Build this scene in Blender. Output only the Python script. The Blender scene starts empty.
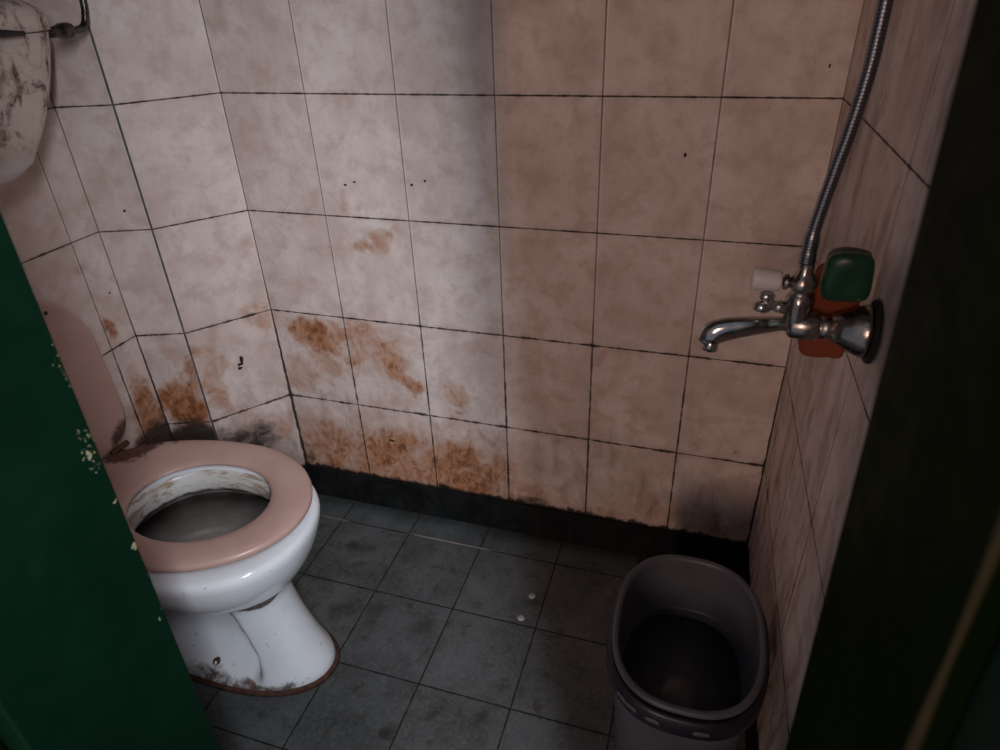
import bpy, bmesh, math, random
from mathutils import Vector, Matrix
random.seed(7)
S = bpy.context.scene
C = S.collection
PI = math.pi

# ------------------------------------------------------------------ helpers
def link(o): C.objects.link(o); return o

def tag(o, label=None, cat=None, group=None, kind=None):
    if label: o['label'] = label
    if cat: o['category'] = cat
    if group: o['group'] = group
    if kind: o['kind'] = kind
    return o

def thing(name, label, cat, loc, group=None, kind=None):
    o = bpy.data.objects.new(name, None); link(o)
    o.empty_display_size = .05
    o.location = loc
    return tag(o, label, cat, group, kind)

def obj(name, bm, mat, parent=None, smooth=True, sub=0, bev=0, base=None, angle=None):
    """link a bmesh (world coordinates) as ONE mesh object"""
    off = Vector((0, 0, 0))
    q = parent
    while q is not None:
        off += Vector(q.location); q = q.parent
    own = Vector(base) if base else Vector((0, 0, 0))
    if parent is not None: own = Vector((0, 0, 0))
    bmesh.ops.translate(bm, verts=bm.verts, vec=-(off + own))
    bmesh.ops.recalc_face_normals(bm, faces=bm.faces)
    me = bpy.data.meshes.new(name); bm.to_mesh(me); bm.free()
    o = bpy.data.objects.new(name, me); link(o)
    o.location = own
    if isinstance(mat, (list, tuple)):
        for m in mat: me.materials.append(m)
    else: me.materials.append(mat)
    if smooth:
        for p in me.polygons: p.use_smooth = True
    if bev:
        b = o.modifiers.new('bevel', 'BEVEL'); b.width = bev; b.segments = 3; b.limit_method = 'ANGLE'; b.angle_limit = .6
    if sub:
        s = o.modifiers.new('sub', 'SUBSURF'); s.levels = sub; s.render_levels = sub
    if parent: o.parent = parent
    return o

def loft(bm, rings, cap0=True, cap1=True):
    vs = [[bm.verts.new(p) for p in r] for r in rings]
    n = len(vs[0])
    for a, b in zip(vs, vs[1:]):
        for i in range(n):
            j = (i + 1) % n
            bm.faces.new((a[i], a[j], b[j], b[i]))
    if cap0: bm.faces.new(vs[0])
    if cap1: bm.faces.new(vs[-1])
    return vs

def tube(bm, pts, rad, n=16, cap=True):
    pts = [Vector(p) for p in pts]
    if not isinstance(rad, (list, tuple)): rad = [rad] * len(pts)
    rings = []; prev = None
    for i, p in enumerate(pts):
        d = (pts[min(i + 1, len(pts) - 1)] - pts[max(i - 1, 0)]).normalized()
        if prev is None:
            a = Vector((0, 0, 1)) if abs(d.z) < .9 else Vector((1, 0, 0))
            u = d.cross(a).normalized()
        else:
            u = (prev - d * prev.dot(d)).normalized()
        prev = u; v = d.cross(u)
        r = rad[i]
        ru, rv = r if isinstance(r, tuple) else (r, r)
        rings.append([p + u * math.cos(t * 2 * PI / n) * ru + v * math.sin(t * 2 * PI / n) * rv for t in range(n)])
    loft(bm, rings, cap, cap)

def smooth_path(pts, k=6):
    pts = [Vector(p) for p in pts]; out = []
    P = [pts[0] * 2 - pts[1]] + pts + [pts[-1] * 2 - pts[-2]]
    for i in range(1, len(P) - 2):
        for j in range(k):
            t = j / k; a, b, c, d = P[i - 1], P[i], P[i + 1], P[i + 2]
            out.append(.5 * ((2 * b) + (c - a) * t + (2 * a - 5 * b + 4 * c - d) * t * t + (3 * b - a - 3 * c + d) * t ** 3))
    out.append(pts[-1]); return out

def lathe(bm, origin, axis, prof, n=32):
    """prof: list of (distance along axis, radius)"""
    o = Vector(origin); d = Vector(axis).normalized()
    a = Vector((0, 0, 1)) if abs(d.z) < .9 else Vector((1, 0, 0))
    u = d.cross(a).normalized(); v = d.cross(u)
    rings = [[o + d * h + (u * math.cos(t * 2 * PI / n) + v * math.sin(t * 2 * PI / n)) * max(r, 1e-4) for t in range(n)] for h, r in prof]
    loft(bm, rings)

def box(bm, x0, x1, y0, y1, z0, z1):
    v = [bm.verts.new((x, y, z)) for z in (z0, z1) for x, y in ((x0, y0), (x1, y0), (x1, y1), (x0, y1))]
    for f in ((0, 3, 2, 1), (4, 5, 6, 7), (0, 1, 5, 4), (1, 2, 6, 5), (2, 3, 7, 6), (3, 0, 4, 7)):
        bm.faces.new([v[i] for i in f])
    return v

def prism(bm, poly, z0, z1):
    a = [bm.verts.new((x, y, z0)) for x, y in poly]; b = [bm.verts.new((x, y, z1)) for x, y in poly]
    n = len(poly)
    for i in range(n): bm.faces.new((a[i], a[(i + 1) % n], b[(i + 1) % n], b[i]))
    bm.faces.new(a[::-1]); bm.faces.new(b)

def spow(c, e): return math.copysign(abs(c) ** e, c)
def egg(xc, xf, xb, w, yc, z, n=96, ef=2.0, eb=2.2):
    """outline: front (x to xf) and back (x to xb) half super-ellipses, half width w"""
    out = []
    for i in range(n):
        t = 2 * PI * i / n; c, s = math.cos(t), math.sin(t)
        e = ef if c >= 0 else eb
        a = xf - xc if c >= 0 else xc - xb
        out.append(Vector((xc + a * spow(c, 2 / e), yc + w * spow(s, 2 / e), z)))
    return out
def rrect(xc, yc, a, b, z, n=96, e=2.6):
    return [Vector((xc + a * spow(math.cos(2 * PI * i / n), 2 / e), yc + b * spow(math.sin(2 * PI * i / n), 2 / e), z)) for i in range(n)]

# ------------------------------------------------------------------ materials
class NB:
    def __init__(s, name):
        m = bpy.data.materials.new(name); m.use_nodes = True
        s.m = m; s.nt = m.node_tree; s.n = s.nt.nodes; s.l = s.nt.links
        s.b = s.n['Principled BSDF']
    def put(s, sock, v):
        if hasattr(v, 'is_output'): s.l.new(v, sock)
        else:
            if isinstance(v, (tuple, list)) and len(v) == 3 and sock.type == 'RGBA': v = (*v, 1)
            sock.default_value = v
    def math(s, op, a, b=0., c=0., clamp=False):
        n = s.n.new('ShaderNodeMath'); n.operation = op; n.use_clamp = clamp
        s.put(n.inputs[0], a); s.put(n.inputs[1], b); s.put(n.inputs[2], c)
        return n.outputs[0]
    def add(s, a, b): return s.math('ADD', a, b)
    def sub(s, a, b): return s.math('SUBTRACT', a, b)
    def mul(s, a, b): return s.math('MULTIPLY', a, b)
    def mx(s, a, b): return s.math('MAXIMUM', a, b)
    def mn(s, a, b): return s.math('MINIMUM', a, b)
    def step(s, v, lo, hi, a=0., b=1.):
        n = s.n.new('ShaderNodeMapRange'); n.interpolation_type = 'SMOOTHSTEP'
        s.put(n.inputs[0], v); s.put(n.inputs[1], lo); s.put(n.inputs[2], hi); s.put(n.inputs[3], a); s.put(n.inputs[4], b)
        return n.outputs[0]
    def noise(s, vec, scale, detail=4., rough=.55, dist=0., off=(0, 0, 0), stretch=(1, 1, 1)):
        mp = s.n.new('ShaderNodeMapping'); s.l.new(vec, mp.inputs[0])
        mp.inputs['Location'].default_value = off; mp.inputs['Scale'].default_value = stretch
        n = s.n.new('ShaderNodeTexNoise'); s.l.new(mp.outputs[0], n.inputs['Vector'])
        n.inputs['Scale'].default_value = scale; n.inputs['Detail'].default_value = detail
        n.inputs['Roughness'].default_value = rough; n.inputs['Distortion'].default_value = dist
        return n.outputs['Fac']
    def white(s, vec):
        n = s.n.new('ShaderNodeTexWhiteNoise'); n.noise_dimensions = '3D'; s.l.new(vec, n.inputs[0]); return n.outputs['Value']
    def mix(s, f, a, b):
        n = s.n.new('ShaderNodeMix'); n.data_type = 'RGBA'
        s.put(n.inputs[0], f); s.put(n.inputs[6], a); s.put(n.inputs[7], b); return n.outputs[2]
    def uv(s):
        n = s.n.new('ShaderNodeUVMap'); n.uv_map = 'UVMap'
        x = s.n.new('ShaderNodeSeparateXYZ'); s.l.new(n.outputs[0], x.inputs[0])
        return n.outputs[0], x.outputs[0], x.outputs[1]
    def obco(s):
        n = s.n.new('ShaderNodeTexCoord')
        x = s.n.new('ShaderNodeSeparateXYZ'); s.l.new(n.outputs['Object'], x.inputs[0])
        return n.outputs['Object'], x.outputs[0], x.outputs[1], x.outputs[2]
    def vec(s, x, y, z=0.):
        n = s.n.new('ShaderNodeCombineXYZ'); s.put(n.inputs[0], x); s.put(n.inputs[1], y); s.put(n.inputs[2], z); return n.outputs[0]
    def blob(s, u, v, cu, cv, ru, rv):
        a = s.mul(s.sub(u, cu), 1 / ru); b = s.mul(s.sub(v, cv), 1 / rv)
        d = s.add(s.mul(a, a), s.mul(b, b))
        return s.step(d, 1., 0.)
    def bump(s, h, strength=.3, dist=.002):
        n = s.n.new('ShaderNodeBump'); n.inputs['Strength'].default_value = strength; n.inputs['Distance'].default_value = dist
        s.put(n.inputs['Height'], h); s.l.new(n.outputs[0], s.b.inputs['Normal'])
    def out(s, col=None, rough=None, metal=None, spec=None, coat=None):
        if col is not None: s.put(s.b.inputs['Base Color'], col)
        if rough is not None: s.put(s.b.inputs['Roughness'], rough)
        if metal is not None: s.put(s.b.inputs['Metallic'], metal)
        if spec is not None: s.put(s.b.inputs['Specular IOR Level'], spec)
        if coat is not None: s.put(s.b.inputs['Coat Weight'], coat)
        return s.m

def plain(name, col, rough, metal=0., var=.25, scale=30., spec=.5, rvar=.1):
    k = NB(name); co, x, y, z = k.obco()
    f = k.noise(co, scale, 5.)
    c = k.mix(k.step(f, .3, .7), tuple(v * (1 - var) for v in col), tuple(min(1, v * (1 + var)) for v in col))
    return k.out(c, k.step(f, .3, .7, max(.02, rough - rvar), rough + rvar), metal, spec)

TH = .2488          # wall tile height
ZR = 1.0785         # height of one row joint
def tile_wall(name, u0, tw, orange=(), dark=(), grime_top=.0, bottom=(1, 1), vsolid=False, specks=(), seed=0., brown=0., corner=()):
    k = NB(name); uv, u, v = k.uv()
    o3 = (seed, seed * .7, 0)
    fu = k.math('FRACT', k.add(k.mul(k.sub(u, u0), 1 / tw), 20.))
    fv = k.math('FRACT', k.add(k.mul(k.sub(v, ZR), 1 / TH), 20.))
    du = k.mul(k.mn(fu, k.sub(1., fu)), tw)
    dv = k.mul(k.mn(fv, k.sub(1., fv)), TH)
    iu = k.math('FLOOR', k.add(k.mul(k.sub(u, u0), 1 / tw), 20.)); iv = k.math('FLOOR', k.add(k.mul(k.sub(v, ZR), 1 / TH), 20.))
    tid = k.white(k.vec(iu, iv, seed))
    # marbled glaze
    n1 = k.noise(uv, 7, 7, .62, .6, o3); n2 = k.noise(uv, 22, 6, .6, .3, (3 + seed, 1, 0)); n3 = k.noise(uv, 90, 4, .6, 0, (9, seed, 0))
    base = k.mix(k.step(n1, .3, .7), (.60, .475, .425), (.76, .65, .605))
    base = k.mix(k.mul(k.step(n2, .44, .68), .50), base, (.46, .325, .265))
    base = k.mix(k.mul(k.step(n3, .5, .75), .18), base, (.37, .27, .225))
    base = k.mix(k.mul(tid, .13), base, (.50, .40, .36))
    # dirty film running down, thicker close to the floor; brown adds dirt and painted shade
    film = k.noise(uv, 14, 6, .65, .4, (5, seed, 2), (1.6, .55, 1))
    low = k.step(v, .62, .05)
    base = k.mix(k.mul(k.step(film, .45, .72), k.add(k.mul(low, .60), .10 + brown)), base, (.25, .15, .105))
    sp = k.noise(uv, 55, 3, .5, 0, (seed, 17, 0))
    base = k.mix(k.mul(k.step(sp, .70, .76), k.add(.25, k.mul(low, .5))), base, (.13, .055, .03))
    # rust coloured stains with their own shapes
    if orange:
        m = None
        wu = k.add(u, k.mul(k.sub(k.noise(uv, 7, 5, .6, 0, (11, seed, 0)), .5), .20)); wvv = k.add(v, k.mul(k.sub(k.noise(uv, 7, 5, .6, 0, (seed, 23, 0)), .5), .22))
        for cu, cv, ru, rv, s in orange:
            b = k.mul(k.blob(wu, wvv, cu, cv, ru * 1.15, rv * 1.15), s); m = b if m is None else k.mx(m, b)
        nz = k.noise(uv, 16, 9, .68, 1.2, (2, 4 + seed, 0), (1.15, .75, 1)); nf = k.noise(uv, 70, 6, .7, .6, (6, seed, 1), (1, .7, 1))
        soft = k.step(k.add(m, k.mul(k.sub(nz, .5), 1.2)), .0, .95)
        hard = k.step(k.add(k.mul(m, .75), k.add(k.mul(k.sub(nz, .5), 1.7), k.mul(k.sub(nf, .5), 1.2))), .45, .95)
        base = k.mix(k.mul(soft, .90), base, k.mix(k.step(nf, .35, .65), (.46, .19, .075), (.31, .115, .042)))
        base = k.mix(k.mul(hard, .75), base, k.mix(k.step(nf, .4, .6), (.27, .09, .026), (.13, .04, .015)))
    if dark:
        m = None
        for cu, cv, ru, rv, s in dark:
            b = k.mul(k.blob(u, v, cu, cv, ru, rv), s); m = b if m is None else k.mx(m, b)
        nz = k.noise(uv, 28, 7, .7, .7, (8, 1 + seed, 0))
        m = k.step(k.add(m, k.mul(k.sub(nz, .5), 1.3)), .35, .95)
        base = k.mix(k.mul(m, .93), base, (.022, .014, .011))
    for cu, cv, ru, rv in specks:
        nz = k.noise(uv, 160, 2, .5, 0, (cu * 9, cv * 9, 0))
        m = k.step(k.add(k.blob(u, v, cu, cv, ru * 1.3, rv * 1.3), k.mul(k.sub(nz, .5), 1.6)), .42, .7)
        base = k.mix(m, base, (.03, .012, .008))
    # black scum along the skirting
    en = k.noise(uv, 34, 7, .7, .5, (1, seed, 5), (1, .6, 1))
    edge = k.step(k.sub(v, k.mul(k.sub(en, .46), .050)), .109, .100)
    base = k.mix(k.mul(edge, .95), base, (.012, .010, .009))
    # joints: pale thin verticals above, mouldy ones below, dark horizontals
    mould = k.noise(uv, 26, 5, .7, 0, (seed, 31, 0))
    lowm = k.step(v, .78, .40)
    wv = k.add(k.mul(k.step(mould, .35, .75), k.add(k.mul(lowm, .0030), .0004)), .0007)
    wh = k.add(k.mul(k.step(mould, .38, .72), k.add(k.mul(lowm, .0030), .0014)), .0008)
    gv = k.step(du, k.add(wv, .0011), k.mul(wv, .55)); gh = k.step(dv, k.add(wh, .0010), k.mul(wh, .6))
    if vsolid: gv = k.mul(gv, 0.)
    vcol = k.mix(k.mx(lowm, k.step(mould, .58, .72)), (.20, .155, .14), (.022, .013, .010))
    hcol = k.mix(k.step(mould, .30, .6), (.12, .062, .042), (.018, .011, .009))
    lip = k.step(k.math('ABSOLUTE', k.sub(k.mul(fu, tw), .0032)), .0014, .0)
    base = k.mix(k.mul(lip, k.sub(.5, k.mul(lowm, .4))), base, (.80, .74, .71))
    halo = k.mul(k.mul(k.step(dv, .011, .0), k.step(mould, .42, .66)), k.add(.25, k.mul(lowm, .30)))
    base = k.mix(halo, base, (.24, .125, .075))
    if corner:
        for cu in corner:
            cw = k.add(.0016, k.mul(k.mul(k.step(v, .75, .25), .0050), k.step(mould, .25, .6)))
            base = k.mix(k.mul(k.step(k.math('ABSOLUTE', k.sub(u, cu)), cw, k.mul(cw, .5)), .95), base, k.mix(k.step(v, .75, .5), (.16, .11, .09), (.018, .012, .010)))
    base = k.mix(k.mul(gv, .93), base, vcol)
    base = k.mix(k.mul(gh, .95), base, hcol)
    g = k.mx(gv, gh)
    k.bump(k.add(k.mul(g, -1.), k.mul(n2, .12)), .35, .0015)
    rough = k.step(film, .3, .75, .34, .62)
    return k.out(base, k.mx(rough, k.mul(g, .9)), 0., .42)

def quadwall(name, p0, p1, z0, z1, u0, mat, kind='structure', flip=False, hole=None):
    """single-sided wall strip with thickness behind; uv in metres"""
    bm = bmesh.new(); L = bm.loops.layers.uv.new('UVMap')
    d = Vector((p1[0] - p0[0], p1[1] - p0[1])); ln = d.length; d.normalize()
    nrm = Vector((d.y, -d.x)) if not flip else Vector((-d.y, d.x))      # room side
    T = .09
    def vert(a, b, z): return bm.verts.new((p0[0] + d.x * a - nrm.x * b, p0[1] + d.y * a - nrm.y * b, z))
    f = [vert(0, 0, z0), vert(ln, 0, z0), vert(ln, 0, z1), vert(0, 0, z1)]
    r = [vert(0, T, z0), vert(ln, T, z0), vert(ln, T, z1), vert(0, T, z1)]
    faces = [f, r[::-1], [f[0], r[0], r[1], f[1]], [f[1], r[1], r[2], f[2]], [f[2], r[2], r[3], f[3]], [f[3], r[3], r[0], f[0]]]
    uvs = {}
    for vv, (a, z) in zip(f + r, [(0, z0), (ln, z0), (ln, z1), (0, z1)] * 2): uvs[vv] = (u0 + a, z)
    for q in faces:
        fc = bm.faces.new(q)
        for lp in fc.loops: lp[L].uv = uvs[lp.vert]
    o = obj(name, bm, mat, smooth=False)
    o['kind'] = kind
    return o

# ------------------------------------------------------------------ room data
XL, YD = -.432, -.90                      # left wall, inner face of the front wall
B0 = (-.2, 0.); B1 = (.987, 0.)
K1 = (-.325, -.162); K2 = (XL, -.20)
RW = (1.012, -1.0)
H = 2.35

back_m = tile_wall('wall tile back', 0., .2,
    orange=[(-.10, .51, .085, .075, .95), (-.07, .45, .07, .05, .55), (-.01, .545, .07, .035, .75), (.06, .525, .075, .035, .6), (.03, .475, .06, .03, .65), (.12, .46, .045, .07, .75), (.15, .425, .05, .04, .8), (.08, .48, .13, .10, .42),
            (-.13, .42, .07, .08, .40), (.11, .757, .032, .04, .55), (.065, .885, .025, .025, .35), (.15, .81, .03, .03, .3),
            (-.10, .15, .15, .16, .72), (.06, .13, .18, .20, .80), (.27, .14, .18, .17, .85), (.42, .10, .14, .10, .55), (.10, .22, .35, .16, .38),
            (.60, .09, .28, .06, .40), (.84, .11, .22, .08, .45), (.27, .40, .05, .05, .5), (.34, .56, .03, .03, .3), (.62, .57, .05, .05, .25)],
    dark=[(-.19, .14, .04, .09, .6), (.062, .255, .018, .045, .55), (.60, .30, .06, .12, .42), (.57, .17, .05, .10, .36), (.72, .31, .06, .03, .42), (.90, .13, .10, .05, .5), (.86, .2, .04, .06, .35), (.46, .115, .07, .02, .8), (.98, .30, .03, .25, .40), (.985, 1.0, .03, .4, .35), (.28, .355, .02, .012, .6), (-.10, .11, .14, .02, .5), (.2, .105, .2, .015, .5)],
    specks=[(.751, .983, .003, .005), (.084, .233, .011, .0035), (.957, 1.126, .002, .004), (.06, .899, .004, .0025), (.083, .906, .003, .0025), (.215, .906, .004, .003), (.245, .915, .003, .003)], seed=0., corner=(-.2, .987))
cham_m = tile_wall('wall tile chamfer', 0., .205, vsolid=True,
    orange=[(.17, .42, .03, .12, .55), (.03, .56, .05, .04, .5), (.04, .75, .03, .05, .3), (.10, .25, .12, .10, .35), (.18, .52, .03, .03, .5)],
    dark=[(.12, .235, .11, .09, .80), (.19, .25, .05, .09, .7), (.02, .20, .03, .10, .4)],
    specks=[(.097, .476, .006, .008), (.103, .462, .009, .004), (.099, .468, .004, .010), (.106, .452, .006, .005)], seed=4., corner=(0.,))
duct_m = tile_wall('wall tile duct', 0., .112, vsolid=True,
    orange=[(.05, .38, .08, .09, 1.0), (.03, .44, .03, .08, .8), (.06, .52, .03, .05, .4)],
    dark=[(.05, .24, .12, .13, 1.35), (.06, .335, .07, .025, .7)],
    specks=[(.045, .872, .0035, .0035)], seed=8., corner=(.112,))
left_m = tile_wall('wall tile left', .27, .2,
    orange=[(.24, .40, .05, .12, .75), (.235, .64, .02, .03, .7), (.26, .79, .03, .03, .4), (.36, .60, .03, .04, .4)],
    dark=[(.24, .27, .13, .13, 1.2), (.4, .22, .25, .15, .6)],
    specks=[(.225, .70, .003, .003), (.31, .455, .0045, .0045)], seed=12.)
right_m = tile_wall('wall tile right', .05, .2,
    dark=[(.30, .2, .4, .06, .35)], orange=[(.2, .4, .05, .3, .2)], specks=[(.20, .42, .004, .005)], seed=16., brown=.58, corner=(0.,))  # brown: streaky dirt, made heavier to paint in this wall's shade
front_m = tile_wall('wall tile front', .1, .2, seed=20.)

quadwall('wall_back', B0, B1, 0, H, B0[0], back_m)
quadwall('wall_left_corner', B0, K1, 0, H, 0., cham_m, flip=True)
quadwall('wall_left_return', K1, K2, 0, H, 0., duct_m, flip=True)
quadwall('wall_left', K2, (XL, YD), 0, H, .20, left_m, flip=True)
quadwall('wall_right', B1, RW, 0, H, 0., right_m)

# front wall, with the doorway left open
DX0, DX1, DZ = .27, .95, 2.02
bm = bmesh.new(); L = bm.loops.layers.uv.new('UVMap')
for a in ((XL - .12, DX0, 0, H), (DX1, 1.25, 0, H), (DX0, DX1, DZ, H)):
    box(bm, a[0], a[1], YD - .15, YD, a[2], a[3])
for f in bm.faces:
    for lp in f.loops: lp[L].uv = (lp.vert.co.x, lp.vert.co.z)
tag(obj('wall_front', bm, front_m, smooth=False), kind='structure')

# edge trim strip on the convex corner (grey filler line)
m_fill = plain('grey joint filler', (.085, .085, .085), .8, var=.4, scale=60)
bm = bmesh.new(); tube(bm, [(K1[0] + .0003, K1[1] - .0003, z / 12 * H) for z in range(13)], .0021, 8)
tag(obj('trim_1', bm, m_fill), kind='structure')

# floor ------------------------------------------------------------
def floor_mat():
    k = NB('floor tile'); co, x, y, z = k.obco()
    uv = co
    FX, FY, T = -.0554, -.088, .2
    a = k.add(k.mul(k.sub(x, FX), 1 / T), 20.); b = k.add(k.mul(k.sub(y, FY), 1 / T), 20.)
    fu = k.math('FRACT', a); fv = k.math('FRACT', b)
    du = k.mul(k.mn(fu, k.sub(1., fu)), T); dv = k.mul(k.mn(fv, k.sub(1., fv)), T)
    tid = k.white(k.vec(k.math('FLOOR', a), k.math('FLOOR', b), 1.))
    n1 = k.noise(uv, 6, 8, .65, .5); n2 = k.noise(uv, 26, 7, .65, .4, (3, 3, 0)); n3 = k.noise(uv, 120, 4, .6)
    c = k.mix(k.step(n1, .3, .72), (.036, .041, .041), (.094, .103, .108))
    c = k.mix(k.mul(tid, .3), c, (.065, .070, .075))
    c = k.mix(k.mul(k.step(n3, .45, .7), .25), c, (.19, .20, .195))
    c = k.mix(k.mul(k.step(n2, .52, .72), .75), c, (.022, .021, .015))
    d = k.noise(uv, 11, 7, .7, 1., (7, 1, 0))
    c = k.mix(k.mul(k.step(d, .60, .70), .7), c, (.030, .024, .012))
    bl = None
    for cx, cy, rx, ry, s in [(.04, -.17, .07, .05, .9), (.10, -.36, .06, .05, .8), (.17, -.36, .03, .08, .75), (.30, -.36, .05, .04, .6), (.33, -.60, .03, .03, .8), (.02, -.30, .05, .12, .7), (.70, -.25, .08, .1, .5), (.28, -.43, .06, .05, .6)]:
        q = k.mul(k.blob(x, y, cx, cy, rx, ry), s); bl = q if bl is None else k.mx(bl, q)
    m = k.step(k.add(bl, k.mul(k.sub(d, .5), 2.4)), .35, 1.25)
    c = k.mix(k.mul(m, .8), c, (.017, .015, .010))
    w = k.step(y, -.06, -.0); c = k.mix(k.mul(w, .7), c, (.018, .018, .016))
    mo = k.noise(uv, 40, 4, .6, 0, (1, 9, 0))
    ww = k.add(.0008, k.mul(k.step(mo, .3, .7), .0012))
    gx = k.step(du, k.add(ww, .0012), k.mul(ww, .6)); gy = k.step(dv, k.add(ww, .0012), k.mul(ww, .6))
    g = k.mx(gx, gy)
    pale = k.mul(k.mul(gy, k.step(y, -.10, -.09)), k.mul(k.step(x, .12, .2), k.step(x, .40, .34)))
    pale = k.mx(pale, k.mul(k.mul(gy, k.step(y, -.10, -.09)), k.mul(k.step(x, -.02, -.05), .6)))
    c = k.mix(g, c, (.010, .009, .008))
    c = k.mix(k.mul(pale, .9), c, (.34, .27, .23))
    k.bump(k.add(k.mul(g, -1.), k.mul(n2, .25)), .4, .0015)
    return k.out(c, k.mx(k.step(n2, .3, .7, .34, .6), k.mul(g, .9)), 0., .4)
m_floor = floor_mat()
bm = bmesh.new(); box(bm, XL - .12, 1.25, -1.30, .12, -.08, 0)
tag(obj('floor', bm, m_floor, smooth=False), kind='structure')
m_ceil = plain('ceiling paint', (.55, .53, .50), .8)
bm = bmesh.new(); box(bm, XL - .12, 1.25, -1.06, .12, H, H + .08)
tag(obj('ceiling', bm, m_ceil, smooth=False), kind='structure')

# skirting ----------------------------------------------------------
def skirt_mat():
    k = NB('black skirting tile'); co, x, y, z = k.obco()
    n = k.noise(co, 18, 7, .65, .5); n2 = k.noise(co, 70, 4, .6)
    c = k.mix(k.step(n, .35, .7), (.004, .0045, .0045), (.010, .011, .011))
    c = k.mix(k.mul(k.step(n2, .62, .7), .5), c, (.026, .023, .020))
    a = k.math('FRACT', k.add(k.mul(k.add(x, y), 5.), 20.23))
    g = k.step(k.mn(a, k.sub(1., a)), .012, .004)
    c = k.mix(g, c, (.012, .010, .009))
    k.bump(n, .5, .002)
    return k.out(c, k.step(n, .3, .7, .55, .8), 0., .2)
m_skirt = skirt_mat()
def skirting(name, p0, p1, flip=False, t=.009, h=.0993):
    d = Vector((p1[0] - p0[0], p1[1] - p0[1])).normalized()
    n = Vector((d.y, -d.x)) if not flip else Vector((-d.y, d.x))
    bm = bmesh.new()
    prism(bm, [p0, p1, (p1[0] + n.x * t, p1[1] + n.y * t), (p0[0] + n.x * t, p0[1] + n.y * t)], 0, h)
    tag(obj(name, bm, m_skirt, smooth=False, bev=.0015), kind='structure')
skirting('baseboard_back', B0, B1)
skirting('baseboard_left_corner', B0, K1, True)
skirting('baseboard_left_return', K1, K2, True)
skirting('baseboard_left', K2, (XL, YD), True)
skirting('baseboard_right', B1, (RW[0] - .0035, -.9), False, .004)

# ------------------------------------------------------------------ green door frame
def green_mat(name, c0, c1, chips=(), spec=.12):
    k = NB(name); co, x, y, z = k.obco()
    n = k.noise(co, 5, 6, .6, .5); n2 = k.noise(co, 40, 5, .65); n3 = k.noise(co, 17, 4, .5, 0, (4, 4, 4))
    c = k.mix(k.step(n, .3, .7), c0, c1)
    c = k.mix(k.mul(k.step(n3, .62, .78), .22), c, tuple(v * 1.6 + .004 for v in c1))
    c = k.mix(k.mul(k.step(n2, .64, .72), .4), c, tuple(v * .35 for v in c0))
    m = None
    for cy, cz, ry, rz, s in chips:
        q = k.mul(k.blob(y, z, cy, cz, ry, rz), s); m = q if m is None else k.mx(m, q)
    if m is not None:
        nz = k.noise(co, 210, 4, .6, 0, (2, 2, 8))
        mm = k.step(k.add(m, k.mul(k.sub(nz, .5), 2.6)), .82, .95)
        c = k.mix(mm, c, k.mix(k.step(n2, .4, .6), (.25, .23, .10), (.36, .33, .22)))
        k.bump(k.add(k.mul(n2, .4), k.mul(mm, -.8)), .3, .002)
    else: k.bump(n2, .25, .002)
    return k.out(c, k.step(n2, .3, .7, .5, .65), 0., spec)
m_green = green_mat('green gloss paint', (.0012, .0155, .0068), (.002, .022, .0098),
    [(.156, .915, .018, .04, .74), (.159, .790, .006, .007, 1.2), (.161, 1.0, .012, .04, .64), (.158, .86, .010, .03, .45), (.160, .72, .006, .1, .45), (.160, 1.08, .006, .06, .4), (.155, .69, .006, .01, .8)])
m_green_shade = green_mat('shaded green gloss paint', (.0025, .0080, .0006), (.004, .0110, .0010), spec=.03)  # frame green darkened in the colour, for faces turned from the light
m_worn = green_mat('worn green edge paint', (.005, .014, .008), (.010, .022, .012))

YO = -1.063
fr = thing('door_1', 'dark green painted timber door frame around the opening, chipped at its edges', 'door frame', ((DX0 + DX1) / 2, YO, 0), kind='structure')
def jamb_x(side, z):
    return (.2818 + .0237 * (z - .0)) * 1. if side < 0 else (.9405 - .0350 * z)
def jamb(side, y0, y1, off, back, mat, name='jamb', bev=.003):
    bm = bmesh.new(); N = 10; rings = []
    for i in range(N + 1):
        z = 2.0 * i / N
        xe = jamb_x(side, z) + off * (-side) * -1
        xb = DX0 - back if side < 0 else DX1 + back
        r = [(xe, y0, z), (xe, y1, z), (xb, y1, z), (xb, y0, z)]
        rings.append([Vector(p) for p in r])
    loft(bm, rings)
    return obj(name, bm, mat, fr, smooth=False, bev=bev)
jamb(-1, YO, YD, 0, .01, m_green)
jamb(1, YO, YD, 0, .01, m_green_shade)
# rebated outer posts (set back from the reveal)
bm = bmesh.new(); box(bm, DX0 - .06, .268, YO - .045, YO, 0, 2.06)
obj('casing', bm, m_green_shade, fr, smooth=False, bev=.003)
bm = bmesh.new(); N = 10; rings = []
for i in range(N + 1):
    z = 2.0 * i / N; xe = jamb_x(1, z) + .011
    rings.append([Vector(p) for p in ((xe, YO - .0005, z), (xe + .020, YO - .137, z), (xe + .14, YO - .137, z), (xe + .14, YO - .0005, z))])
loft(bm, rings); obj('casing', bm, m_worn, fr, smooth=False, bev=.003)
bm = bmesh.new(); tube(bm, [(jamb_x(1, 2.0 * i / 40) + .0022, YO + .0012, 2.0 * i / 40) for i in range(41)], [.0022 + .0008 * math.sin(i * 1.7) for i in range(41)], 10)
m_edge = green_mat('bare worn arris', (.020, .018, .008), (.065, .048, .022))
obj('worn_edge', bm, m_edge, fr)['label'] = 'paint-worn brown edge'
bm = bmesh.new(); box(bm, DX0 - .01, DX1 + .01, YO, YD, DZ - .06, DZ + .005)
obj('head', bm, m_green, fr, smooth=False, bev=.003)

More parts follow.
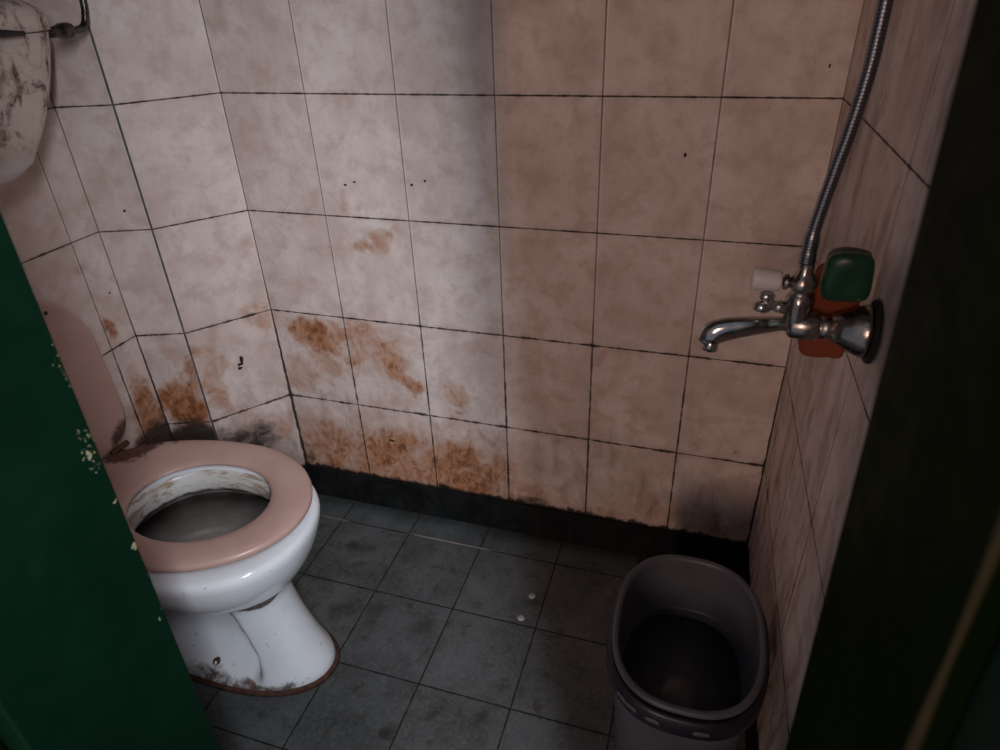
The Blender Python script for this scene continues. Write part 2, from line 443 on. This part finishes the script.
# ------------------------------------------------------------------ toilet
TY = -.505
def ceramic():
    k = NB('stained white ceramic'); co, x, y, z = k.obco()      # origin at the toilet base
    n = k.noise(co, 9, 6, .6, .4); n2 = k.noise(co, 30, 8, .7, .8); n3 = k.noise(co, 75, 4, .6)
    c = k.mix(k.step(n, .3, .7), (.75, .79, .84), (.83, .855, .89))
    # rust line under the bowl, along the foot and at the hinge
    def stain(cx, cy, cz, rx, ry, rz, s):
        a = k.mul(k.sub(x, cx), 1 / rx); b = k.mul(k.sub(y, cy), 1 / ry); d = k.mul(k.sub(z, cz), 1 / rz)
        return k.mul(k.step(k.add(k.add(k.mul(a, a), k.mul(b, b)), k.mul(d, d)), 1., 0.), s)
    m = k.mx(stain(.070, -.075, .238, .085, .075, .030, 2.0), stain(.03, -.085, .232, .07, .05, .018, 1.0))
    for q in [(.10, -.09, .015, .05, .05, .03, .9), (.02, -.10, .012, .12, .06, .022, .9), (-.09, -.10, .012, .12, .06, .035, .9), (-.30, .0, .42, .06, .2, .06, .9), (-.09, -.07, .04, .05, .05, .05, .45)]:
        m = k.mx(m, stain(*q))
    m = k.mx(m, k.mul(k.step(z, .020, .004), .9))
    mm = k.step(k.add(m, k.mul(k.sub(n2, .5), 1.7)), .55, 1.0)
    c = k.mix(k.mul(mm, .92), c, k.mix(k.step(n3, .4, .6), (.14, .055, .022), (.05, .022, .012)))
    c = k.mix(k.mul(k.step(n3, .66, .70), .5), c, (.30, .17, .10))
    return k.out(c, k.step(mm, 0, 1, .12, .6), 0., .55, .3)
def inner_ceramic():
    k = NB('soiled bowl interior with painted shade'); co, x, y, z = k.obco()
    n = k.noise(co, 26, 8, .7, 1., (0, 0, 0), (.6, .6, 2.2)); n2 = k.noise(co, 12, 6, .65, .6, (3, 1, 0))
    c = k.mix(k.step(n2, .3, .7), (.60, .58, .55), (.72, .71, .69))
    c = k.mix(k.mul(k.step(n, .45, .62), .8), c, (.30, .19, .10))
    low = k.step(z, .358, .342)  # shade under the rim, painted in as a darker tone
    c = k.mix(k.mul(low, .9), c, k.mix(k.step(n, .4, .6), (.13, .115, .105), (.06, .05, .042)))
    ring = k.mul(k.step(k.math('ABSOLUTE', k.sub(z, .350)), .008, 0.), k.step(n, .38, .55))
    c = k.mix(ring, c, (.02, .014, .01))
    return k.out(c, .3, 0., .5)
def pink(name, rust):
    k = NB(name); co, x, y, z = k.obco()
    n = k.noise(co, 8, 6, .6); n2 = k.noise(co, 34, 8, .7, .8); n3 = k.noise(co, 90, 4, .6)
    c = k.mix(k.step(n, .3, .7), (.47, .295, .25), (.54, .355, .305))
    c = k.mix(k.mul(k.step(n3, .6, .7), .25), c, (.40, .24, .19))
    m = None
    for cx, cy, cz, r, s in rust:
        a = k.mul(k.sub(x, cx), 1 / r); b = k.mul(k.sub(y, cy), 1 / r); d = k.mul(k.sub(z, cz), 1 / r)
        q = k.mul(k.step(k.add(k.add(k.mul(a, a), k.mul(b, b)), k.mul(d, d)), 1., 0.), s); m = q if m is None else k.mx(m, q)
    mm = k.step(k.add(m, k.mul(k.sub(n2, .5), 1.9)), .5, 1.0)
    c = k.mix(k.mul(mm, .93), c, k.mix(k.step(n2, .4, .6), (.11, .035, .016), (.03, .012, .008)))
    return k.out(c, k.step(mm, 0, 1, .33, .7), 0., .45)
m_cer = ceramic(); m_in = inner_ceramic()
m_seat = pink('pink plastic seat', [(-.33, .12, .42, .105, 1.5), (-.24, .17, .42, .07, .7), (-.28, .08, .42, .05, .8)])
m_lid = pink('pink plastic lid', [(-.36, .14, .42, .075, 1.25), (-.36, .15, .52, .03, .5)])
m_rust = plain('rust', (.075, .028, .012), .8, var=.5, scale=80)
m_black = plain('black rubber', (.012, .011, .011), .6)

toilet = thing('toilet', 'white ceramic toilet bowl with an open pink seat and rust stains on its foot', 'toilet', (0, TY, 0))
lv = [  # z, xc, xf, xb, w
    (0, -.06, .146, -.30, .100), (.012, -.06, .150, -.30, .103), (.028, -.06, .145, -.30, .100), (.05, -.06, .133, -.295, .094), (.09, -.06, .116, -.29, .088),
    (.13, -.06, .101, -.29, .084), (.17, -.06, .089, -.29, .082), (.205, -.06, .083, -.295, .081), (.228, -.06, .083, -.30, .084), (.245, -.06, .091, -.31, .098), (.258, -.06, .103, -.318, .115),
    (.272, -.06, .117, -.33, .133), (.292, -.06, .131, -.345, .150), (.316, -.06, .145, -.357, .165), (.345, -.06, .157, -.365, .1755), (.372, -.06, .165, -.37, .182),
    (.384, -.06, .1665, -.37, .183), (.394, -.06, .164, -.366, .180), (.398, -.06, .157, -.358, .172)]
rings = []
def sst(a, b, v):
    t = max(0, min(1, (v - a) / (b - a))); return t * t * (3 - 2 * t)
for z, xc, xf, xb, w in lv:
    r = egg(xc, xf, xb, w, TY, z, 160, 2.15, 2.6)
    for p in r:
        # the recess each side behind the front column
        xe = .030 - .30 * max(0, z - .085) - .5 * max(0, .05 - z)
        q = (1 - sst(xe - .012, xe + .012, p.x)) * sst(-.285, -.26, p.x) * sst(.014, .055, z) * (1 - sst(.205, .245, z))
        p.y = TY + (p.y - TY) * (1 - .80 * q)
    rings.append(r)
inner = [(.398, .100, -.215, .124), (.392, .095, -.21, .120), (.375, .092, -.208, .117), (.352, .092, -.208, .117), (.345, .090, -.212, .121), (.341, .100, -.222, .132), (.332, .108, -.235, .140), (.31, .098, -.225, .130), (.27, .07, -.19, .10), (.23, .02, -.13, .05)]
bm = bmesh.new()
allr = rings + [egg(-.06, xf, xb, w, TY, z, 160, 2., 2.2) for z, xf, xb, w in inner]
vs = loft(bm, allr)
nr = len(rings)
bm.faces.ensure_lookup_table()
for f in bm.faces:
    zc = f.calc_center_median()
    pass
k0 = (nr - 1) * 160
for i, f in enumerate(bm.faces):
    if i >= k0 + 160 and i < (len(allr) - 1) * 160: f.material_index = 1
bowl = obj('bowl', bm, [m_cer, m_in], toilet, sub=0)
bowl['label'] = 'white ceramic bowl and pedestal with rust stains'

# murky water
k = NB('murky water'); co, x, y, z = k.obco()
n = k.noise(co, 30, 6, .6, .5)
k.bump(n, .08, .002)
m_water = k.out(k.mix(k.step(n, .35, .7), (.30, .285, .27), (.38, .36, .34)), .10, 0., .5)
bm = bmesh.new(); loft(bm, [egg(-.06, .1035, -.229, .135, TY, .322, 96, 2, 2.2), egg(-.06, .1045, -.230, .136, TY, .326, 96, 2, 2.2)])
obj('water', bm, m_water, toilet)

# seat: closed ring, rounded section
bm = bmesh.new()
so = dict(xc=-.06, xf=.166, xb=-.362, w=.1755); si = dict(xc=-.06, xf=.084, xb=-.20, w=.110)
N = 128; prof = []
def mixring(t, z):
    a = egg(so['xc'], so['xf'], so['xb'], so['w'], TY, z, N, 2., 2.3); b = egg(si['xc'], si['xf'], si['xb'], si['w'], TY, z, N, 2., 2.)
    return [p.lerp(q, t) for p, q in zip(a, b)]
sec = [(.02, .410), (.002, .4125), (-.003, .4165), (.012, .4215), (.08, .4245), (.25, .4265), (.5, .4265), (.75, .4245), (.92, .421), (.985, .417), (1.0, .413), (.97, .410), (.5, .4095)]
rg = [mixring(t, z) for t, z in sec]
for r in rg:      # the seat tips up a little at the front, leaving a dark gap
    for p in r: p.z += .004 + .012 * sst(-.36, .16, p.x) - .0
v = loft(bm, rg, False, False)
for i in range(N): bm.faces.new((v[-1][i], v[-1][(i + 1) % N], v[0][(i + 1) % N], v[0][i]))
obj('seat', bm, m_seat, toilet)['label'] = 'pink oval toilet seat'
for yy in (-.377, -.633):        # buffers under the seat
    bm = bmesh.new(); lathe(bm, (.02, yy, .398), (0, 0, 1), [(0, .008), (.004, .009), (.013, .007)], 16)
    obj('buffer', bm, m_black, toilet)

# lid standing up against the wall
lid_out = []
for i in range(64):
    t = 2 * PI * i / 64; c, s = math.cos(t), math.sin(t)
    yy = .153 * spow(c, .92)
    zz = .645 + (.155 * spow(s, .95) if s > 0 else .232 * spow(s, .22))
    lid_out.append((yy, zz))
def lidring(k, x): return [Vector((x - .030 * (z - .42), TY + y * k, .60 + (z - .60) * k)) for y, z in lid_out]
bm = bmesh.new()
loft(bm, [lidring(.955, -.368), lidring(.99, -.366), lidring(1., -.361), lidring(.995, -.355), lidring(.97, -.3525), lidring(.93, -.354), lidring(.5, -.356)])
lid = obj('lid', bm, m_lid, toilet); lid['label'] = 'pink lid standing upright'
bm = bmesh.new(); lathe(bm, (-.3665, -.426, .752), (1, 0, .03), [(-.003, .0052), (.001, .0050), (.0025, .003)], 16)
obj('buffer', bm, m_black, lid)
for yy in (-.41, -.60):
    bm = bmesh.new()
    lathe(bm, (-.335, yy, .400), (0, 0, 1), [(0, .014), (.012, .014), (.018, .010)], 16)
    tube(bm, [(-.345, yy - .018, .424), (-.345, yy + .026, .424)], .0065, 14)
    obj('hinge', bm, m_rust, toilet)['label'] = 'rusty hinge'
# floor fixing in the side recess
for s in (-1, 1):
    bm = bmesh.new(); lathe(bm, (-.083, TY + s * .070, .029), (0, s, .6), [(-.014, .0085), (.003, .0085), (.006, .007), (.0065, .0045), (.002, .004)], 18)
    obj('fixing_bolt', bm, m_rust, toilet)

# rust deposit ring on the floor around the foot is part of the bowl stain; a low bead of old mortar
bm = bmesh.new(); loft(bm, [egg(-.06, .158, -.308, .111, TY, .0, 96, 2.15, 2.6), egg(-.06, .155, -.305, .108, TY, .006, 96, 2.15, 2.6), egg(-.06, .145, -.29, .097, TY, .010, 96, 2.15, 2.6)])
m_mort = plain('rusty mortar', (.060, .026, .016), .9, var=.6, scale=60)
obj('mortar_bead', bm, m_mort, toilet)

# ------------------------------------------------------------------ cistern
def dirty_plastic():
    k = NB('grimy white plastic'); co, x, y, z = k.obco()
    n = k.noise(co, 14, 8, .7, .8, (1, 1, 1), (1, 1.3, .8)); n2 = k.noise(co, 45, 6, .7, .6); n3 = k.noise(co, 6, 5, .6, .3, (3, 3, 3))
    c = k.mix(k.step(n3, .3, .7), (.52, .41, .345), (.62, .52, .46))
    c = k.mix(k.mul(k.step(n, .44, .60), k.step(z, 1.02, 1.08, .1, .85)), c, (.20, .125, .09))
    c = k.mix(k.mul(k.mul(k.step(n2, .50, .64), k.step(n, .40, .52)), k.step(z, 1.03, 1.08)), c, (.035, .022, .016))
    c = k.mix(k.step(z, 1.055, 1.02), c, k.mix(k.step(n2, .6, .75), (.66, .63, .62), (.30, .2, .15)))
    return k.out(c, k.step(n, .4, .65, .35, .6), 0., .45)
m_cis = dirty_plastic()
m_chrome = plain('old chrome', (.46, .44, .42), .17, 1., var=.2, scale=50, rvar=.07)
m_pipe = plain('tarnished steel pipe', (.10, .095, .09), .32, 1., var=.4, scale=60)
CY = -.50
cis = thing('cistern', 'grimy white plastic toilet cistern high on the left wall above the raised lid', 'cistern', (XL, CY, 0))
def cring(xf, hw, z, e=5.): # back flat on the wall
    xm = (xf + XL + .004) / 2; a = (xf - XL - .004) / 2
    return rrect(xm, CY, a, hw, z, 96, e)
bm = bmesh.new()
loft(bm, [cring(-.36, .050, .996, 3), cring(-.31, .074, .999, 3.), cring(-.285, .092, 1.007, 3.5), cring(-.268, .114, 1.026, 4), cring(-.258, .143, 1.068, 4.5), cring(-.252, .168, 1.11, 5), cring(-.247, .185, 1.146, 5),
          cring(-.243, .200, 1.185, 5), cring(-.241, .208, 1.214, 5)], True, True)
obj('tank', bm, m_cis, cis)
bm = bmesh.new()
loft(bm, [cring(-.243, .207, 1.2155, 5), cring(-.2385, .2125, 1.2175, 5), cring(-.238, .213, 1.236, 5), cring(-.242, .207, 1.248, 4.6), cring(-.252, .190, 1.260, 4.3), cring(-.28, .15, 1.272, 4)], True, True)
obj('tank_lid', bm, m_cis, cis)
bm = bmesh.new(); tube(bm, [(-.240, CY + .030, 1.222), (-.230, CY + .045, 1.221), (-.228, CY + .085, 1.2185), (-.232, CY + .125, 1.216)], [.004, .005, (.003, .005), (.0015, .003)], 12)
obj('flush_lever', bm, m_black, cis)
bm = bmesh.new(); tube(bm, smooth_path([(-.412, CY, .994), (-.412, CY, .9), (-.412, CY, .44), (-.405, CY, .385), (-.36, CY, .365)], 5), .0125, 16)
obj('flush_pipe', bm, m_cis, toilet)
# supply pipe
sp = thing('supply_pipe', 'thin dark metal water pipe elbow entering the side of the cistern', 'pipe', (-.30, -.30, 1.205))
bm = bmesh.new()
tube(bm, smooth_path([(-.298, -.229, 1.211), (-.298, -.214, 1.211), (-.297, -.199, 1.216), (-.296, -.190, 1.232), (-.296, -.184, 1.26), (-.296, -.182, 1.33), (-.296, -.182, 1.6)], 8), .0062, 14)
obj('pipe', bm, m_pipe, sp)
bm = bmesh.new(); lathe(bm, (-.298, -.292, 1.211), (0, 1, 0), [(0, .009), (.030, .009), (.036, .010), (.042, .0125), (.052, .0135), (.062, .0125), (.068, .008)], 24)
obj('coupling_nut', bm, m_pipe, sp)

# ------------------------------------------------------------------ shower mixer tap on the right wall
TYP = -.49; TZ = .905; XW = .9965
m_chr2 = plain('dull chrome', (.36, .32, .295), .28, 1., var=.3, scale=45, rvar=.10)
m_gask = plain('black sealant', (.010, .009, .008), .8)
m_knob = plain('white plastic knob', (.66, .60, .57), .4, var=.06)
tap = thing('shower_mixer_tap', 'chrome wall tap with long spout, white knob and conical wall flange', 'tap', (XW, TYP, TZ))
bm = bmesh.new(); lathe(bm, (XW + .002, TYP, TZ), (-1, .035, 0), [(0, .0365), (.003, .0367), (.005, .0350), (.006, .026)], 40)
obj('gasket', bm, m_gask, tap)['label'] = 'black seal ring against the wall'
bm = bmesh.new(); lathe(bm, (XW - .003, TYP, TZ), (-1, .035, 0), [(0, .0305), (.006, .0305), (.012, .0285), (.028, .020), (.040, .0150), (.041, .010)], 40)
obj('flange', bm, m_chr2, tap)
bm = bmesh.new()
lathe(bm, (.968, TYP, TZ), (-1, 0, 0), [(0, .0095), (.012, .0095), (.0125, .0135), (.026, .0135), (.0265, .012), (.028, .0155), (.031, .0165), (.056, .0160), (.060, .013), (.061, .010)], 32)
obj('inlet_body', bm, m_chr2, tap)
bm = bmesh.new()
path = smooth_path([(.914, TYP, .905), (.900, TYP, .9045), (.885, TYP, .9015), (.865, TYP - .001, .8975), (.845, TYP - .002, .8925), (.828, TYP - .003, .885), (.8185, TYP - .003, .872)], 5)
nn = len(path)
tube(bm, path, [(.0095 + .0025 * sst(0, 1, i / (nn - 1)) - .0035 * sst(.85, 1, i / (nn - 1)), (.0082) + .0068 * sst(.1, .8, i / (nn - 1)) - .004 * sst(.85, 1, i / (nn - 1))) for i in range(nn)], 24)
lathe(bm, (.8265, TYP - .003, .880), (-.05, 0, -1), [(0, .009), (.012, .0092), (.017, .0090), (.0175, .0068), (.010, .006)], 24)
spout = obj('spout', bm, m_chrome, tap)
bm = bmesh.new()
lathe(bm, (.915, TYP, .900), (0, 0, 1), [(0, .010), (.012, .0140), (.030, .0150), (.040, .0145), (.044, .011), (.047, .0095), (.049, .0120), (.054, .0150), (.060, .0150), (.066, .0110), (.070, .0085), (.080, .0085), (.0815, .006)], 32)
obj('valve_body', bm, m_chr2, tap)
bm = bmesh.new(); lathe(bm, (.906, TYP, .9565), (-1, 0, .03), [(0, .006), (.006, .006), (.0065, .009), (.011, .009), (.0115, .005), (.020, .005)], 20)
obj('knob_stem', bm, m_chr2, tap)
bm = bmesh.new(); lathe(bm, (.8925, TYP, .957), (-1, 0, .03), [(0, .009), (.001, .0112), (.004, .0118), (.027, .0132), (.0310, .0128), (.0320, .009)], 28)
obj('knob', bm, m_knob, tap)['label'] = 'white plastic knob'
bm = bmesh.new()
tube(bm, smooth_path([(.905, TYP, .925), (.893, TYP - .002, .927), (.884, TYP - .004, .930), (.879, TYP - .005, .938)], 5), [.0075] * 6 + [.006] * 10, 14)
for c, r in (((.8795, TYP - .006, .940), .0072), ((.8765, TYP - .006, .9265), .0085)):
    bmesh.ops.create_uvsphere(bm, u_segments=18, v_segments=12, radius=r, matrix=Matrix.Translation(c) @ Matrix.Diagonal((1.25, 1, .85, 1)))
obj('diverter_handle', bm, m_chrome, tap)

# hose
def hose_mat():
    k = NB('ribbed steel hose'); n = k.n.new('ShaderNodeUVMap'); n.uv_map = 'UVMap'
    co, x, y, z = k.obco()
    w = k.math('SINE', k.mul(z, 1900.))
    k.bump(w, .1, .0005)
    return k.out(k.mix(k.step(w, -1, 1), (.13, .13, .145), (.24, .24, .265)), .30, 1., .5)
bm = bmesh.new()
hp = smooth_path([(.9145, -.489, .980), (.9145, -.488, .996), (.916, -.486, 1.022), (.9235, -.485, 1.081), (.929, -.485, 1.12), (.9338, -.485, 1.171), (.9345, -.485, 1.209), (.934, -.485, 1.241), (.931, -.486, 1.29), (.93, -.487, 1.38), (.945, -.487, 1.5), (.975, -.485, 1.60), (1.0, -.485, 1.65)], 8)
tube(bm, hp, [.0088 if i < 7 else (.0069 if i > 13 else .0082) for i in range(len(hp))], 16)
tag(obj('shower_hose', bm, hose_mat(), base=(.9145, -.489, .975)), 'grey metal shower hose rising from the tap along the right wall', 'hose')

# soap things behind the tap
def blockmat(name, c0, c1, rough):
    k = NB(name); co, x, y, z = k.obco()
    n = k.noise(co, 40, 6, .65, .5); n2 = k.noise(co, 15, 4)
    c = k.mix(k.step(n2, .3, .7), c0, c1); c = k.mix(k.mul(k.step(n, .55, .72), .5), c, tuple(v * .3 for v in c0))
    k.bump(n, .4, .003); return k.out(c, rough, 0., .4)
m_orange = blockmat('orange sponge', (.17, .032, .013), (.24, .052, .018), .85)
m_soap = blockmat('green soap', (.005, .034, .014), (.009, .052, .020), .35)
def soft_box(bm, c, h, rot, seg=5, e=3.2, wob=.0, seed=1):
    rnd = random.Random(seed); R = Matrix.Rotation(rot[2], 3, 'Z') @ Matrix.Rotation(rot[1], 3, 'Y') @ Matrix.Rotation(rot[0], 3, 'X')
    r = bmesh.ops.create_uvsphere(bm, u_segments=40, v_segments=24, radius=1)
    for v in r['verts']:
        p = v.co; s = (abs(p.x) ** e + abs(p.y) ** e + abs(p.z) ** e) ** (-1 / e); p = p * s
        w = 1 + wob * (math.sin(p.x * 4 + seed) * math.cos(p.z * 3 - seed) + math.sin(p.y * 5 + 2 * seed) * .5)
        v.co = Vector(c) + R @ Vector((p.x * h[0] * w, p.y * h[1] * w, p.z * h[2] * w))
bm = bmesh.new(); soft_box(bm, (.9560, -.452, .908), (.0265, .016, .056), (0, .03, -.03), e=8, wob=.02, seed=3)
tag(obj('sponge', bm, m_orange, base=(.9575, -.452, .845)), 'orange red sponge block wedged upright behind the tap pipe', 'sponge')
bm = bmesh.new(); soft_box(bm, (.9580, -.487, .9690), (.0240, .0165, .0275), (.05, -.06, -.04), e=5., wob=.05, seed=2)
tag(obj('soap_bar', bm, m_soap, base=(.9615, -.487, .936)), 'dark green rounded bar of soap on top of the tap pipe', 'soap')

# ------------------------------------------------------------------ bucket
def bucket_mat():
    k = NB('grey bucket plastic'); co, x, y, z = k.obco()
    n = k.noise(co, 10, 6, .6); n2 = k.noise(co, 50, 5, .65)
    c = k.mix(k.step(n, .3, .7), (.072, .074, .092), (.10, .102, .122))
    c = k.mix(k.mul(k.step(n2, .58, .72), .4), c, (.07, .07, .07))
    g = k.noise(co, 7, 5, .6, .6, (2, 5, 1))
    c = k.mix(k.mul(k.step(g, .55, .7), k.step(z, .30, .12)), c, (.050, .058, .030))
    return k.out(c, .42, 0., .4)
m_buck = bucket_mat()
m_band = plain('navy black plastic', (.011, .010, .018), .45, var=.3)
BX, BY = .8545, -.492; BA, BB = .115, .150
bucket = thing('bucket', 'grey oblong plastic bucket with black band below its rim, beside the right wall', 'bucket', (BX, BY, 0))
def br(a, b, z): return rrect(BX, BY, BA + a, BB + b, z, 112, 2.55)
bm = bmesh.new()
out = [br(-.024, -.026, 0), br(-.020, -.022, .004), br(-.004, -.004, .30), br(-.003, -.003, .350)]
rim = [br(.001, .001, .352), br(.003, .003, .356), br(.002, .002, .361), br(-.002, -.002, .363), br(-.0065, -.0065, .361), br(-.008, -.008, .356)]
inn = [br(-.0085, -.0085, .345), br(-.0125, -.0125, .245), br(-.0150, -.0150, .243), br(-.0165, -.0165, .2405), br(-.028, -.030, .020), br(-.034, -.036, .010), br(-.06, -.06, .008)]
loft(bm, out + rim + inn)
obj('tub', bm, m_buck, bucket)
bm = bmesh.new(); loft(bm, [br(-.0185, -.0190, .222), br(-.0180, -.0185, .226)])
kb = NB('murky bucket water'); cob, xb_, yb_, zb_ = kb.obco(); nb_ = kb.noise(cob, 14, 5, .6, .5)
kb.bump(nb_, .05, .002)
m_bw = kb.out(kb.mix(kb.step(nb_, .35, .7), (.075, .078, .092), (.095, .10, .09)), .16, 0., .5)
obj('water', bm, m_bw, bucket)['label'] = 'dull grey water inside'
bm = bmesh.new()
v = loft(bm, [br(-.001, -.001, .350), br(.006, .006, .349), br(.0095, .0095, .345), br(.0105, .0105, .318), br(.0085, .0085, .313), br(.0, .0, .314)], False, False)
for i in range(112): bm.faces.new((v[-1][i], v[-1][(i + 1) % 112], v[0][(i + 1) % 112], v[0][i]))
band = obj('rim_band', bm, m_band, bucket); band['label'] = 'black moulded band below the rim'
m_slot = plain('pale plastic', (.085, .085, .10), .5)
for t in (-2.32, -2.12, -1.86, -1.45):
    p = br(.0105, .0105, .331); q = p[int(round(t / (2 * PI) * 112)) % 112]; q2 = p[(int(round(t / (2 * PI) * 112)) + 2) % 112]
    d = (q2 - q).normalized()
    bm = bmesh.new(); tube(bm, [q - d * .004, q, q2, q2 + d * .004], [(.0015, .003), (.0022, .0045), (.0022, .0045), (.0015, .003)], 12)
    obj('slot', bm, m_slot, band)['label'] = 'pale slot in the black band'

# two pale chips on the floor
m_chip = plain('pale chip', (.34, .33, .31), .6)
for i, (cx, cy, lab) in enumerate(((.514, -.202, 'small pale round chip on the dark floor tiles, nearer the back wall'), (.506, -.270, 'small pale round chip on the dark floor tiles, farther from the back wall'))):
    bm = bmesh.new(); r = random.Random(i)
    ring = [(math.cos(t * 2 * PI / 20) * (.0085 + .001 * math.sin(t * 1.3 + i)), math.sin(t * 2 * PI / 20) * (.0085 + .001 * math.cos(t * .9 + i))) for t in range(20)]
    loft(bm, [[Vector((cx + x * s, cy + y * s, z)) for x, y in ring] for s, z in ((.96, 0), (1., .0008), (.95, .0018), (.7, .0024))])
    tag(obj('chip', bm, m_chip, base=(cx, cy, 0)), lab, 'chip', 'pale chips on the floor')

# ------------------------------------------------------------------ light
w = bpy.data.worlds.new('World'); S.world = w; w.use_nodes = True
w.node_tree.nodes['Background'].inputs[0].default_value = (.60, .66, .80, 1)
w.node_tree.nodes['Background'].inputs[1].default_value = .30
def area(name, loc, target, sx, sy, col, power, spread=180):
    d = bpy.data.lights.new(name, 'AREA'); d.shape = 'RECTANGLE'; d.size = sx; d.size_y = sy; d.color = col; d.energy = power; d.spread = math.radians(spread)
    o = bpy.data.objects.new(name, d); link(o); o.location = loc
    o.rotation_euler = (Vector(target) - Vector(loc)).to_track_quat('-Z', 'Y').to_euler()
    return o
area('daylight_window', (1.087, -1.51, 1.50), (.56, 0, .62), .045, .75, (.90, .93, 1.0), 8.9, 84)
area('corridor_light', (-.03, -5.0, 1.98), (.5, 0, .8), .24, 1.5, (1.0, .68, .53), 44)

# ------------------------------------------------------------------ camera
cd = bpy.data.cameras.new('Camera'); cam = bpy.data.objects.new('Camera', cd); link(cam)
cd.sensor_width = 36; cd.sensor_fit = 'HORIZONTAL'; cd.lens = 36 * .66421
cd.clip_start = .02
R = ((0.95432158, 0.29672567, -0.03498856), (0.12322791, -0.49756798, -0.85862739), (-0.27218597, 0.81509508, -0.51140474))
M = Matrix(((R[0][0], -R[1][0], -R[2][0]), (R[0][1], -R[1][1], -R[2][1]), (R[0][2], -R[1][2], -R[2][2]))).to_4x4()
M.translation = Vector((.80605, -1.249837, .182828 + 1.0785))
cam.matrix_world = M
cd.dof.use_dof = True; cd.dof.focus_distance = 1.25; cd.dof.aperture_fstop = 6.5
S.camera = cam
S.view_settings.view_transform = 'Standard'; S.view_settings.look = 'None'
S.view_settings.exposure = 0; S.view_settings.gamma = 1; S.view_settings.use_curve_mapping = False
